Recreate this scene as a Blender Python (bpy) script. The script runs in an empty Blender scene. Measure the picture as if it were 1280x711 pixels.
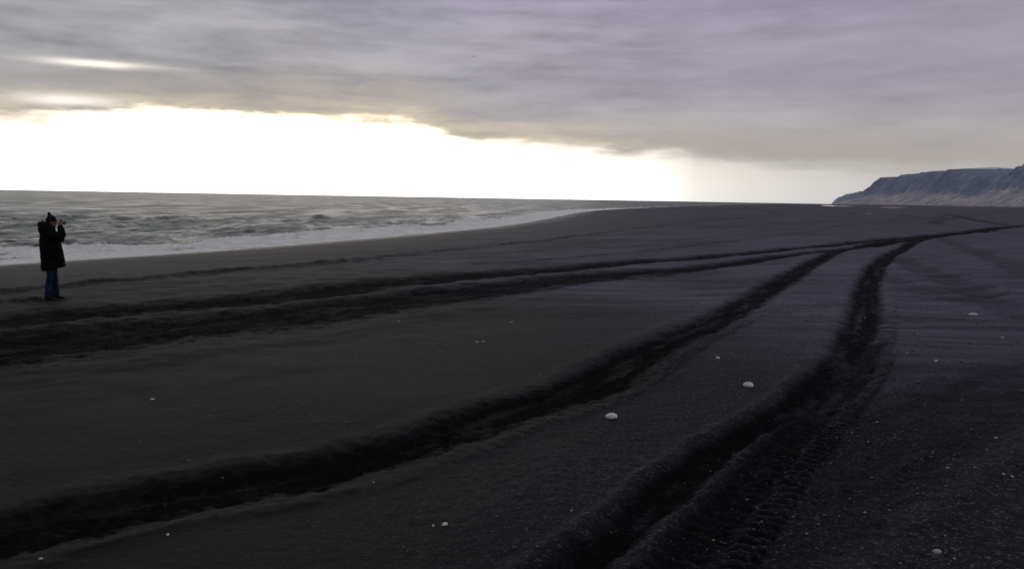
import bpy, bmesh, math, random
import numpy as np
from mathutils import Vector, Matrix
random.seed(7)
rng = np.random.default_rng(7)
PI = math.pi
scene = bpy.context.scene
COL = scene.collection

# ------------------------------------------------------------------ camera
EYE = 1.65
FPX = 1005.0                       # focal length in photo pixels (photo 1280 x 711)
PITCH = math.radians(6.12)
ROLL = math.radians(0.98)
SEA = -2.3
fw = Vector((0, math.cos(PITCH), -math.sin(PITCH)))
up0 = Vector((0, math.sin(PITCH), math.cos(PITCH)))
rt0 = Vector((1, 0, 0))
rt = (rt0 * math.cos(ROLL) + up0 * math.sin(ROLL)).normalized()
upv = (up0 * math.cos(ROLL) - rt0 * math.sin(ROLL)).normalized()
cd = bpy.data.cameras.new('main_camera')
cam = bpy.data.objects.new('main_camera', cd)
COL.objects.link(cam)
cd.sensor_fit = 'HORIZONTAL'
cd.sensor_width = 36.0
cd.lens = 36.0 * FPX / 1280.0
cd.clip_start = 0.1
cd.clip_end = 60000
cam.matrix_world = Matrix(((rt.x, upv.x, -fw.x, 0), (rt.y, upv.y, -fw.y, 0), (rt.z, upv.z, -fw.z, EYE), (0, 0, 0, 1)))
scene.camera = cam
scene.view_settings.view_transform = 'Standard'
scene.view_settings.look = 'None'
scene.view_settings.exposure = 0.0
scene.view_settings.gamma = 1.0


def ray(px, py):
    return (fw + rt * ((px - 640) / FPX) + upv * ((355.5 - py) / FPX)).normalized()


def azel(px, py):
    d = ray(px, py)
    return math.atan2(d.x, d.y), math.asin(d.z)


# ------------------------------------------------------------------ node helper
class NT:
    def __init__(s, tree):
        s.t = tree
        s.n = tree.nodes
        s.l = tree.links

    def new(s, typ, **kw):
        n = s.n.new(typ)
        for k, v in kw.items():
            setattr(n, k, v)
        return n

    def put(s, sock, v):
        if v is None:
            return
        if isinstance(v, bpy.types.NodeSocket):
            s.l.new(v, sock)
        else:
            if hasattr(sock.default_value, '__len__') and not hasattr(v, '__len__'):
                v = (v,) * len(sock.default_value)
            if hasattr(v, '__len__') and len(sock.default_value) == 4 and len(v) == 3:
                v = tuple(v) + (1,)
            sock.default_value = v

    def m(s, op, a, b=None, c=None, clamp=False):
        n = s.new('ShaderNodeMath', operation=op)
        n.use_clamp = clamp
        for i, v in enumerate((a, b, c)):
            if v is not None:
                s.put(n.inputs[i], v)
        return n.outputs[0]

    def rng(s, v, a, b, c=0.0, d=1.0, smooth=True):
        n = s.new('ShaderNodeMapRange')
        n.interpolation_type = 'SMOOTHSTEP' if smooth else 'LINEAR'
        s.put(n.inputs[0], v)
        s.put(n.inputs[1], a)
        s.put(n.inputs[2], b)
        s.put(n.inputs[3], c)
        s.put(n.inputs[4], d)
        return n.outputs[0]

    def mix(s, f, a, b, blend='MIX'):
        n = s.new('ShaderNodeMix', data_type='RGBA', blend_type=blend)
        n.clamp_factor = True
        s.put(n.inputs[0], f)
        s.put(n.inputs[6], a)
        s.put(n.inputs[7], b)
        return n.outputs[2]

    def noise(s, vec, scale, detail=3, rough=.5, dist=0.0, dim='3D'):
        n = s.new('ShaderNodeTexNoise')
        n.noise_dimensions = dim
        s.put(n.inputs['Vector'], vec)
        s.put(n.inputs['Scale'], scale)
        s.put(n.inputs['Detail'], detail)
        s.put(n.inputs['Roughness'], rough)
        s.put(n.inputs['Distortion'], dist)
        return n.outputs[0]

    def vec(s, x, y, z):
        n = s.new('ShaderNodeCombineXYZ')
        for i, v in enumerate((x, y, z)):
            s.put(n.inputs[i], v)
        return n.outputs[0]

    def ramp(s, f, pts, interp='LINEAR'):
        n = s.new('ShaderNodeValToRGB')
        s.put(n.inputs[0], f)
        cr = n.color_ramp
        cr.interpolation = interp
        while len(cr.elements) < len(pts):
            cr.elements.new(0.5)
        for e, (p, c) in zip(cr.elements, pts):
            e.position = p
            e.color = (c, c, c, 1) if not hasattr(c, '__len__') else (*c, 1)
        return n.outputs[0]

    def attr(s, name):
        n = s.new('ShaderNodeAttribute')
        n.attribute_name = name
        return n.outputs['Fac']


# ------------------------------------------------------------------ world: overcast deck with a clear strip over the sea
SUN_AZ, SUN_EL = azel(330, 150)
SUN_EL = math.radians(9.0)
world = bpy.data.worlds.new('World')
scene.world = world
world.use_nodes = True
W = NT(world.node_tree)
for n in list(W.n):
    W.n.remove(n)
tc = W.new('ShaderNodeTexCoord')
sp = W.new('ShaderNodeSeparateXYZ')
W.l.new(tc.outputs['Generated'], sp.inputs[0])
dx, dy, dz = sp.outputs
az = W.m('ARCTAN2', dx, dy)
el = W.m('ARCSINE', dz)
azn = W.m('MULTIPLY_ADD', az, 1 / (2 * PI), 0.5)
eld = W.m('MULTIPLY', el, 180 / PI)             # degrees


def azpos(a):
    return a / (2 * PI) + 0.5


edge_px = [(0, 141), (200, 142), (330, 148), (430, 153), (500, 154), (545, 165), (600, 182), (680, 190), (760, 198), (850, 200), (940, 213), (1000, 217), (1080, 218), (1200, 224)]
edge_pts = [(0.0, 0.0), (0.25, 0.0), (0.32, 4.0 / 10), (0.38, 5.2 / 10)]
for (x, y) in edge_px:
    a, e = azel(x, y)
    edge_pts.append((azpos(a), math.degrees(e) / 10))
edge_pts += [(0.63, 1.4 / 10), (0.72, 0.0), (1.0, 0.0)]
edge = W.m('MULTIPLY', W.ramp(azn, edge_pts), 10)
# sphere coordinates flattened so that clouds read as horizontal streaks
v1 = W.vec(W.m('MULTIPLY', dx, 4.2), W.m('MULTIPLY', dy, 4.2), W.m('MULTIPLY', dz, 25))
v2 = W.vec(W.m('MULTIPLY', dx, 11), W.m('MULTIPLY', dy, 11), W.m('MULTIPLY', dz, 62))
v4 = W.vec(W.m('MULTIPLY', dx, 34), W.m('MULTIPLY', dy, 34), W.m('MULTIPLY', dz, 130))
nx = W.noise(v4, 1.0, 5, .62, .6)
v3 = W.vec(W.m('MULTIPLY', dx, 1.5), W.m('MULTIPLY', dy, 1.5), W.m('MULTIPLY', dz, 7))
nb = W.noise(v1, 1.0, 4, .55, .4)
nf = W.noise(v2, 1.0, 5, .6, .3)
nl = W.noise(v3, 1.3, 3, .5)
edge2 = W.m('ADD', edge, W.m('ADD', W.m('MULTIPLY', W.m('SUBTRACT', nb, .5), 2.2), W.m('ADD', W.m('MULTIPLY', W.m('SUBTRACT', nf, .5), 1.5), W.m('MULTIPLY', W.m('SUBTRACT', nx, .5), .6))))
dd = W.m('SUBTRACT', eld, edge2)
soft = W.rng(azn, azpos(-.1), azpos(.3), .8, 1.4)
cover = W.rng(W.m('DIVIDE', dd, soft), -0.35, 0.75)
# cloud colour
hi = W.rng(eld, 2, 17)
left = W.rng(azn, azpos(-.55), azpos(.35))
c_low = W.mix(left, (.36, .35, .365), (.53, .50, .48))
c_mid = W.mix(left, (.41, .40, .415), (.36, .335, .40))
c_top = W.mix(left, (.20, .205, .29), (.37, .325, .43))
cl = W.mix(W.rng(eld, 2, 9), c_low, c_mid)
cl = W.mix(W.rng(W.m('ADD', eld, W.m('MULTIPLY', W.m('SUBTRACT', nl, .5), 10)), 9.5, 15), cl, c_top)
var = W.m('ADD', W.m('MULTIPLY', nb, .60), W.m('ADD', W.m('MULTIPLY', nf, .38), W.m('MULTIPLY', nx, .12)))
shade = W.rng(var, .37, .73, .72, 1.32, smooth=False)
amp = W.rng(azn, azpos(-.1), azpos(.5), 1.15, .55)
shade = W.m('ADD', 1.0, W.m('MULTIPLY', W.m('SUBTRACT', shade, 1.0), amp))
cl = W.mix(1.0, cl, W.vec(shade, shade, shade), 'MULTIPLY')


def blob(x, y, sx, sy, thr=None):
    a, e = azel(x, y)
    ax = W.m('DIVIDE', W.m('SUBTRACT', az, a), sx / FPX)
    ex = W.m('DIVIDE', W.m('SUBTRACT', el, e), sy / FPX)
    r2 = W.m('ADD', W.m('MULTIPLY', ax, ax), W.m('MULTIPLY', ex, ex))
    return W.m('EXPONENT', W.m('MULTIPLY', r2, -0.5))


warm = W.m('MULTIPLY', W.rng(dd, 4.2, 0.2), W.rng(nl, .35, .6, .35, 1))
cl = W.mix(W.m('MULTIPLY', warm, .8), cl, (.50, .44, .36))
wl = W.m('MULTIPLY', blob(440, 112, 75, 18), .7)
cl = W.mix(W.m('MULTIPLY', wl, W.rng(nf, .3, .6)), cl, (.52, .46, .40))
# thin bright rim at the torn edge of the deck
rim = W.m('MULTIPLY', W.rng(dd, 2.0, 0.1), W.m('MULTIPLY', W.rng(nf, .3, .55, .4, 1), W.rng(azn, azpos(.26), azpos(.08))))
cl = W.mix(W.m('MULTIPLY', rim, .7), cl, (.90, .77, .54))
# two torn gaps on the left
g = W.m('MULTIPLY', W.m('ADD', blob(112, 80, 30, 2.6), W.m('ADD', W.m('MULTIPLY', blob(160, 82, 42, 2.5), .45), W.m('MULTIPLY', blob(88, 126, 34, 4.0), 1.2))), W.rng(nf, .3, .55, .5, 1.1))
dark = W.m('ADD', W.m('MULTIPLY', blob(90, 134, 24, 4), .5), W.m('ADD', W.m('MULTIPLY', blob(205, 114, 60, 6), .3), W.m('MULTIPLY', blob(340, 135, 55, 6), .35)))
cl = W.mix(dark, cl, (.27, .27, .29))
cl = W.mix(W.m('MULTIPLY', g, .9), cl, (1.2, 1.12, .98))
# clear strip: Nishita sky plus bright far haze lit by the low sun
sky = W.new('ShaderNodeTexSky')
sky.sky_type = 'NISHITA'
sky.sun_disc = False
sky.sun_elevation = SUN_EL
sky.sun_rotation = SUN_AZ
sky.dust_density = 3.0
strip = W.ramp(azn, [(0, (.34, .34, .36)), (.30, (.5, .5, .5)), (.36, (1.2, 1.2, 1.17)), (azpos(-.5), (1.5, 1.49, 1.44)), (azpos(0.0), (1.45, 1.45, 1.41)), (azpos(.16), (1.15, 1.15, 1.12)), (azpos(.22), (.74, .74, .73)), (azpos(.28), (.62, .62, .61)), (azpos(.36), (.54, .54, .535)), (azpos(.45), (.47, .46, .46)), (.68, (.42, .41, .42)), (.8, (.34, .34, .36)), (1, (.34, .34, .36))])
sk = W.mix(1.0, sky.outputs[0], (.02, .02, .02), 'MULTIPLY')
strip = W.mix(1.0, strip, sk, 'ADD')
lowb = W.rng(eld, 0, 4.5, 1.45, 1.0)
strip = W.mix(1.0, strip, W.vec(lowb, lowb, lowb), 'MULTIPLY')
col = W.mix(cover, strip, cl)
# the deck darkens slowly away from the bright side
back = W.rng(dy, -.2, .75, .92, 1.0)
bk = W.rng(dz, .25, .8, 1.0, .88)
fac = W.m('MULTIPLY', back, bk)
col = W.mix(W.rng(eld, 18, 32), col, (.42, .42, .435))  # unseen upper sky, made brighter and neutral to lift the ambient light
col = W.mix(1.0, col, W.vec(fac, fac, fac), 'MULTIPLY')
col = W.mix(1.0, col, (10, 10, 10), 'MULTIPLY')
bg = W.new('ShaderNodeBackground')
W.put(bg.inputs[0], col)
bg.inputs[1].default_value = 0.1
wo = W.new('ShaderNodeOutputWorld')
W.l.new(bg.outputs[0], wo.inputs[0])

# ------------------------------------------------------------------ sun behind thin cloud
sd = bpy.data.lights.new('sun', 'SUN')
sd.energy = 0.5
sd.angle = math.radians(45)
sd.color = (1.0, .96, .90)
sun = bpy.data.objects.new('sun', sd)
COL.objects.link(sun)
sdir = Vector((math.sin(SUN_AZ) * math.cos(SUN_EL), math.cos(SUN_AZ) * math.cos(SUN_EL), math.sin(SUN_EL)))
sun.rotation_euler = sdir.to_track_quat('Z', 'Y').to_euler()
sun.location = (0, 0, 20)


# ------------------------------------------------------------------ numpy noise
def _h(ix, iy, seed):
    n = (ix.astype(np.int64) * 374761393 + iy.astype(np.int64) * 668265263 + seed * 1442695041) & 0xffffffff
    n = ((n ^ (n >> 13)) * 1274126177) & 0xffffffff
    return (n ^ (n >> 16)) & 0xffff


GR = np.stack([np.cos(np.arange(256) * 2 * PI / 256), np.sin(np.arange(256) * 2 * PI / 256)])


def pn(x, y, seed=0):
    x = np.asarray(x, float)
    y = np.asarray(y, float)
    ix = np.floor(x)
    iy = np.floor(y)
    fx = x - ix
    fy = y - iy
    ux = fx * fx * fx * (fx * (fx * 6 - 15) + 10)
    uy = fy * fy * fy * (fy * (fy * 6 - 15) + 10)

    def gd(ox, oy):
        k = _h(ix + ox, iy + oy, seed) & 255
        return GR[0][k] * (fx - ox) + GR[1][k] * (fy - oy)
    a = gd(0, 0)
    b = gd(1, 0)
    c = gd(0, 1)
    d = gd(1, 1)
    return 1.4 * ((a + (b - a) * ux) * (1 - uy) + (c + (d - c) * ux) * uy)


def fbm(x, y, oct=4, seed=0, gain=.5, lac=2.03):
    s = 0
    a = 1.0
    for i in range(oct):
        s = s + a * pn(x, y, seed + i * 17)
        x = x * lac + 3.7
        y = y * lac + 1.3
        a *= gain
    return s


def sst(a, b, x):
    t = np.clip((x - a) / (b - a), 0, 1)
    return t * t * (3 - 2 * t)


# ------------------------------------------------------------------ terrain
def catmull(P, n=6):
    P = [np.array(p, float) for p in P]
    P = [2 * P[0] - P[1]] + P + [2 * P[-1] - P[-2]]
    out = []
    for i in range(1, len(P) - 2):
        for k in range(n):
            t = k / n
            out.append(.5 * ((2 * P[i]) + (-P[i - 1] + P[i + 1]) * t + (2 * P[i - 1] - 5 * P[i] + 4 * P[i + 1] - P[i + 2]) * t * t + (-P[i - 1] + 3 * P[i] - 3 * P[i + 1] + P[i + 2]) * t ** 3))
    out.append(P[-2])
    return np.array(out)


SHORE = catmull([(-900, -3000), (-330, -900), (-110, -200), (-66, -45), (-47.5, 0), (-37.5, 21), (-26.5, 43), (-18.5, 60), (-6.8, 95), (0.3, 124), (8.5, 172), (22, 255), (44, 345), (89, 470), (207, 800), (600, 1800), (1500, 3600), (2600, 6300), (3300, 8100), (4500, 11000)], 4)


def shore_d(x, y):
    best = np.full(x.shape, 1e18)
    sg = np.zeros(x.shape)
    ss = np.zeros(x.shape)
    acc = 0.0
    for i in range(len(SHORE) - 1):
        a = SHORE[i]
        b = SHORE[i + 1]
        ab = b - a
        L2 = ab @ ab
        px = x - a[0]
        py = y - a[1]
        t = np.clip((px * ab[0] + py * ab[1]) / L2, 0, 1)
        ex = px - t * ab[0]
        ey = py - t * ab[1]
        d2 = ex * ex + ey * ey
        m = d2 < best
        best = np.where(m, d2, best)
        cr = px * ab[1] - py * ab[0]
        sg = np.where(m, np.sign(cr), sg)
        L = math.sqrt(L2)
        ss = np.where(m, acc + t * L, ss)
        acc += L
    return np.sqrt(best) * sg, ss


PRD = [-4000, -60, -10, 0, 6, 12, 28, 41, 60, 4000]
PRZ = [-9, -6, -3.05, -2.3, -1.86, -1.42, -.53, -.03, 0, 0]


def base_z(x, y, d=None):
    if d is None:
        d, _ = shore_d(x, y)
    r = np.hypot(x, y)
    z = np.interp(d, PRD, PRZ)
    near = 1 / (1 + (r / 150) ** 2)
    z = z + .10 * pn(x / 14 + 5, y / 14, 3) * sst(4, 18, r) * near * sst(2, 20, d)
    z = z + .05 * fbm(x / 4.5, y / 4.5, 2, 8) * near * sst(0, 8, d)
    z = z + .9 * sst(900, 2200, r) * sst(60, 400, d) * (1 + .5 * pn(x / 160, y / 160, 5))
    return z


def gnd(pts):
    """first hit of photo pixels with the undisturbed sand"""
    D = np.array([ray(p[0], p[1]) for p in pts])
    n = len(D)
    tlo = np.full(n, .5)
    thi = np.full(n, np.nan)
    t = 1.0
    while t < 9000:
        X = D[:, 0] * t
        Y = D[:, 1] * t
        Z = EYE + D[:, 2] * t
        b = Z < base_z(X, Y)
        new = b & np.isnan(thi)
        thi[new] = t
        tlo[np.isnan(thi)] = t
        if not np.isnan(thi).any():
            break
        t *= 1.03
    thi[np.isnan(thi)] = 9000
    for _ in range(18):
        tm = (tlo + thi) / 2
        b = EYE + D[:, 2] * tm < base_z(D[:, 0] * tm, D[:, 1] * tm)
        thi = np.where(b, tm, thi)
        tlo = np.where(b, tlo, tm)
    return np.stack([D[:, 0] * thi, D[:, 1] * thi, EYE + D[:, 2] * thi], 1)


# wheel ruts: (photo trace on the sand, half width m, depth, berm, darkness of churned sand and painted shade, tread side)
RUTS = [
    dict(p=[(-60, 412), (0, 402), (160, 387), (320, 374), (400, 365), (510, 352), (640, 341), (760, 330), (860, 323), (960, 314), (1040, 306), (1110, 299), (1160, 294), (1240, 285), (1290, 280)], w=(1.2, .48), D=.09, B=.015, c=1, tr=0),
    dict(p=[(-60, 443), (0, 434), (160, 414), (320, 397), (400, 387), (510, 373), (640, 357), (760, 343), (860, 335), (960, 322), (1040, 313), (1110, 303), (1160, 297), (1240, 287), (1290, 282)], w=(1.7, .48), wr=(0, .32), D=.09, B=.015, c=1, tr=0),
    dict(p=[(560, 377), (640, 367), (700, 358), (780, 349), (850, 341), (900, 334)], w=.25, D=.06, B=.03, c=.8, tr=0),
    dict(p=[(-60, 690), (0, 672), (160, 632), (320, 600), (400, 588), (480, 566), (560, 541), (640, 511), (740, 481), (840, 424), (900, 398), (960, 362), (1000, 338), (1035, 319), (1075, 308), (1120, 300)], w=(.37, .28), wr=(.45, .8), D=.060, B=.012, c=1, tr=.5),
    dict(p=[(1190, 292), (1150, 300), (1125, 312), (1100, 329), (1090, 345), (1083, 362), (1081, 397), (1062, 434), (1027, 475), (985, 512), (930, 540), (880, 575), (800, 645), (720, 705), (660, 760)], w=(.31, .17), wr=(.80, .93), D=.065, B=.014, c=1, tr=-.45),
    dict(p=[(1090, 430), (1070, 465), (1038, 500), (1000, 535), (955, 580), (905, 640), (860, 695), (820, 760)], w=.20, D=.05, B=.012, c=.85, tr=-1),
    # fainter tracks
    dict(p=[(0, 365), (150, 351), (300, 337), (400, 329), (520, 317), (640, 305), (700, 298), (800, 285), (880, 277), (960, 269), (1040, 266), (1150, 268), (1240, 271), (1300, 270)], w=.40, D=.07, B=.06, c=.6, tr=0),
    dict(p=[(1120, 322), (1160, 338), (1200, 356), (1250, 380), (1300, 400)], w=.45, D=.05, B=.03, c=.35, tr=0),
    dict(p=[(1180, 298), (1230, 318), (1290, 345)], w=.45, D=.05, B=.02, c=.3, tr=0),
    dict(p=[(1300, 458), (1230, 485), (1150, 515), (1060, 548), (1000, 575)], w=.34, D=.025, B=.018, c=.45, tr=0),
    dict(p=[(1300, 482), (1240, 508), (1170, 545), (1100, 590), (1000, 650), (930, 720)], w=.38, D=.025, B=.018, c=.45, tr=0),
    dict(p=[(600, 330), (760, 318), (900, 303), (1000, 291), (1080, 280), (1200, 272)], w=.25, D=.03, B=.02, c=.3, tr=0),
    dict(p=[(1060, 262), (1160, 265), (1230, 277), (1290, 284)], w=.9, D=.08, B=.05, c=.6, tr=0),
    dict(p=[(880, 284), (980, 279), (1080, 275), (1180, 273), (1290, 276)], w=.5, D=.04, B=.03, c=.45, tr=0),
    dict(p=[(960, 266), (1040, 262), (1120, 261), (1200, 264), (1290, 268)], w=.9, D=.05, B=.05, c=.5, tr=0),
    dict(p=[(1120, 268), (1165, 273), (1200, 268), (1260, 262)], w=.8, D=.04, B=.04, c=.5, tr=0),
    dict(p=[(1110, 350), (1180, 372), (1290, 392)], w=.35, D=.02, B=.02, c=.25, tr=0),
    dict(p=[(1170, 280), (1215, 270), (1290, 262)], w=.8, D=.08, B=.05, c=.5, tr=0),
]
for R in RUTS:
    R['xy'] = catmull(gnd(R['p'])[:, :2], 5)


def rut_field(x, y):
    """hole depth, berm height, churn mask, tread relief; x,y flat arrays"""
    n = x.size
    hole = np.zeros(n)
    berm = np.zeros(n)
    mask = np.zeros(n)
    tread = np.zeros(n)
    for ri, R in enumerate(RUTS):
        P = R['xy']
        W0, W1 = R['w'] if isinstance(R['w'], tuple) else (R['w'], R['w'])
        w = max(W0, W1)
        best = np.full(n, 1e9, dtype=np.float64)
        sv = np.zeros(n)
        al = np.zeros(n)
        acc = 0
        for i in range(len(P) - 1):
            a = P[i]
            b = P[i + 1]
            ab = b - a
            L = math.hypot(*ab)
            if L < 1e-6:
                continue
            m = 3.2 * w
            idx = np.nonzero((x > min(a[0], b[0]) - m) & (x < max(a[0], b[0]) + m) & (y > min(a[1], b[1]) - m) & (y < max(a[1], b[1]) + m))[0]
            if idx.size:
                px = x[idx] - a[0]
                py = y[idx] - a[1]
                t = np.clip((px * ab[0] + py * ab[1]) / (L * L), 0, 1)
                d = np.hypot(px - t * ab[0], py - t * ab[1])
                c = (px * ab[1] - py * ab[0]) / L
                k = d < best[idx]
                j = idx[k]
                best[j] = d[k]
                sv[j] = np.sign(c[k]) * d[k]
                al[j] = acc + t[k] * L
            acc += L
        J = np.nonzero(best < 3.1 * w)[0]
        if not J.size:
            continue
        X = x[J]
        Y = y[J]
        fr_ = al[J] / max(acc, 1e-6)
        wj = W0 + (W1 - W0) * sst(*R.get('wr', (0, .45)), fr_)
        u = best[J] / wj
        u = u + .20 * pn(X / .35, Y / .35, 40 + ri) + .12 * fbm(X / .12, Y / .12, 2, 60 + ri) + .16 * pn(X / 1.6, Y / 1.6, 70 + ri)
        dep = R['D'] * (1 - sst(.35, 1.1, u)) * (1 + .25 * pn(X / 1.1, Y / 1.1, 90))
        bm_ = R['B'] * np.exp(-((u - 1.35) / .26) ** 2) * (1 + .7 * pn(X / .7, Y / .7, 50 + ri))
        lon = pn(al[J] / 1.3, sv[J] / .16, 300 + ri) + .6 * pn(al[J] / .35, sv[J] / .09, 330 + ri)
        mk = (1 - sst(.50, 1.22, u)) * R['c'] * np.clip(.97 - .75 * np.clip(lon - .05, 0, 1) / (1 + (np.hypot(X, Y) / 14) ** 2), 0, 1)  # churned sand tone, with shade of the rut walls painted in
        hole[J] = np.maximum(hole[J], dep)
        berm[J] = np.maximum(berm[J], bm_)
        mask[J] = np.maximum(mask[J], mk)
        if R['tr']:
            v = sv[J] / w * np.sign(R['tr'])
            rf = 1 - sst(10, 15, np.hypot(X, Y))
            band = rf * sst(.70, .8, v) * (1 - sst(1.45, 1.6, v))
            tr = band * np.tanh(2 * np.sin(2 * PI * (al[J] / .105 + .5 * v))) * np.clip(.7 + .7 * pn(X / .8, Y / .8, 11), 0, 1.2)
            mask[J] = np.where(band > .02, mask[J] * (1 - band) + band * (.12 + .70 * (tr < 0)) * sst(.02, .2, fr_) + band * mask[J] * (1 - sst(.02, .2, fr_)), mask[J])  # shade of the tread recesses painted into the mask
            tread[J] += tr * .021 * abs(R['tr']) * sst(.02, .2, fr_)
    return hole, berm, mask, tread


def add_attr(me, name, vals):
    a = me.attributes.new(name, 'FLOAT', 'POINT')
    a.data.foreach_set('value', np.ascontiguousarray(vals, dtype=np.float32))


def grid_mesh(name, X, Y, Z, wrap, mat, attrs, keep=None):
    nr, na = X.shape
    co = np.stack([X.ravel(), Y.ravel(), Z.ravel()], 1)
    jj = np.arange(na if wrap else na - 1)
    ii = np.arange(nr - 1)
    I, J = np.meshgrid(ii, jj, indexing='ij')
    J2 = (J + 1) % na
    f = np.stack([I * na + J, (I + 1) * na + J, (I + 1) * na + J2, I * na + J2], -1).reshape(-1, 4)
    if keep is not None:
        kf = keep.ravel()[f].any(1)
        f = f[kf]
        used = np.zeros(len(co), bool)
        used[f.ravel()] = True
        remap = np.cumsum(used) - 1
        f = remap[f]
        co = co[used]
        attrs = {k: v.ravel()[used] for k, v in attrs.items()}
    me = bpy.data.meshes.new(name)
    nf_ = len(f)
    me.vertices.add(len(co))
    me.vertices.foreach_set('co', co.astype(np.float32).ravel())
    me.loops.add(nf_ * 4)
    me.loops.foreach_set('vertex_index', f[:, ::-1].astype(np.int32).ravel())
    me.polygons.add(nf_)
    me.polygons.foreach_set('loop_start', np.arange(0, nf_ * 4, 4, dtype=np.int32))
    me.polygons.foreach_set('use_smooth', np.ones(nf_, dtype=bool))
    me.update(calc_edges=True)
    for k, v in attrs.items():
        add_attr(me, k, v.ravel())
    me.materials.append(mat)
    o = bpy.data.objects.new(name, me)
    COL.objects.link(o)
    return o


def mat_new(name):
    m = bpy.data.materials.new(name)
    m.use_nodes = True
    t = NT(m.node_tree)
    b = t.n['Principled BSDF']
    return m, t, b


# ---- sand material
def make_sand():
    m, t, b = mat_new('black_sand')
    tc = t.new('ShaderNodeTexCoord').outputs['Object']
    churn_shade = t.attr('churn_shade')
    wet = t.attr('wet')
    grs = t.attr('veg')
    gravel = t.attr('gravel')
    painted_sheen = t.attr('painted_sheen')
    mps = t.new('ShaderNodeMapping')
    mps.inputs['Rotation'].default_value = (0, 0, .25)
    mps.inputs['Scale'].default_value = (.35, 2.4, 1)
    t.put(mps.inputs['Vector'], tc)
    streak = t.noise(mps.outputs[0], 1.1, 5, .6)
    fine = t.noise(tc, 95, 3, .75)
    mid = t.noise(tc, 9, 4, .6)
    big = t.noise(tc, .35, 4, .55)
    sheen_col = t.mix(gravel, (.043, .0425, .050), (.130, .116, .182))
    dr = t.m('MULTIPLY', painted_sheen, t.m('ADD', t.rng(streak, .35, .65, .42, 1.22), t.m('MULTIPLY', t.m('SUBTRACT', big, .5), .9)))
    c = t.mix(dr, t.mix(gravel, (.0066, .0068, .0080), (.013, .012, .017)), sheen_col)  # near-to-far light falloff put into the base colour
    c = t.mix(t.m('MULTIPLY', t.rng(mid, .35, .7), .30), c, (.009, .009, .010))
    c = t.mix(t.m('MULTIPLY', t.rng(fine, .55, .8), .7), c, t.mix(gravel, (.034, .033, .036), (.075, .070, .088)))
    c = t.mix(t.rng(fine, .45, .30), c, (.006, .006, .007))
    speck = t.rng(t.noise(tc, 38, 2, .9), .56, .66)
    c = t.mix(t.m('MULTIPLY', speck, t.rng(gravel, 0, 1, .10, .8)), c, (.12, .115, .145))
    sp2 = t.rng(t.noise(tc, 30, 2, .9), .46, .36)
    c = t.mix(t.m('MULTIPLY', sp2, .5), c, (.006, .006, .007))
    c = t.mix(t.m('MULTIPLY', churn_shade, t.rng(mid, .2, .6, .75, 1.0)), c, (.0085, .0083, .0092))  # churned sand and painted rut shade share this dark tone
    c = t.mix(wet, c, (.028, .0265, .030))
    c = t.mix(grs, c, (.050, .050, .034))
    t.put(b.inputs['Base Color'], c)
    t.put(b.inputs['Roughness'], t.m('SUBTRACT', t.m('SUBTRACT', .78, t.m('MULTIPLY', wet, .30)), t.m('MULTIPLY', churn_shade, .0)))
    t.put(b.inputs['Specular IOR Level'], t.m('SUBTRACT', .06, t.m('MULTIPLY', churn_shade, .06)))
    h = t.m('ADD', t.m('MULTIPLY', t.noise(tc, 75, 4, .75), .014), t.m('MULTIPLY', t.noise(tc, 13, 3, .6), .012))
    bp = t.new('ShaderNodeBump')
    bp.inputs['Strength'].default_value = .8
    bp.inputs['Distance'].default_value = 1.0
    t.put(bp.inputs['Height'], h)
    t.put(b.inputs['Normal'], bp.outputs[0])
    return m


SAND = make_sand()
# rings and rays of one sheet that reaches the horizon
vv = list(np.arange(540, 83, -.72)) + list(np.arange(83, 3.0, -.38))
rr = [0.4, .9, 1.5, 2.0] + [EYE * 804 / v for v in vv]
while rr[-1] < 8700:
    rr.append(rr[-1] * 1.035)
rr = np.array(rr)
azf = np.radians(np.concatenate([np.arange(-37, 37.001, .070), np.arange(39, 322.9, 2.0)]))
Rg, Ag = np.meshgrid(rr, azf, indexing='ij')
X = Rg * np.sin(Ag)
Y = Rg * np.cos(Ag)
D, S = shore_d(X, Y)
Z = base_z(X, Y, D)
hole, berm, mask, tread = [a.reshape(X.shape) for a in rut_field(X.ravel(), Y.ravel())]
FPX0, FPY0, _ = gnd([(66, 375)])[0]
nearw = 1 / (1 + (Rg / 30) ** 2)
lump = (.5 - np.abs(fbm(X / .17, Y / .17, 3, 21))) * .035 + fbm(X / .05, Y / .05, 2, 22) * .007
gravel = sst(-.6, .9, pn(X / 5 + 2, Y / 5, 31) * .6 + np.sin(Ag) * 1.6)
fade = 1 / (1 + (Rg / 22) ** 3)
Z = Z + berm * (1 - mask) - hole + tread * fade
Z = Z + lump * np.clip(mask * 1.5 - .25 + berm * 10, 0, 1.1) * fade
Z = Z + fbm(X / .09, Y / .09, 2, 23) * (.0022 + .003 * gravel) * fade
# wind ripples, roughly across the view
rp = np.sin(2 * PI * (Y * .94 - X * .34 + .55 * fbm(X / 1.8, Y / 1.8, 2, 33)) / .42)
Z = Z + .0045 * rp * (1 - np.clip(mask + berm * 10, 0, 1)) * (1 - gravel) * sst(5, 8, Rg) * (1 - sst(22, 40, Rg)) * sst(-.5, .3, pn(X / 6, Y / 6, 34))
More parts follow.
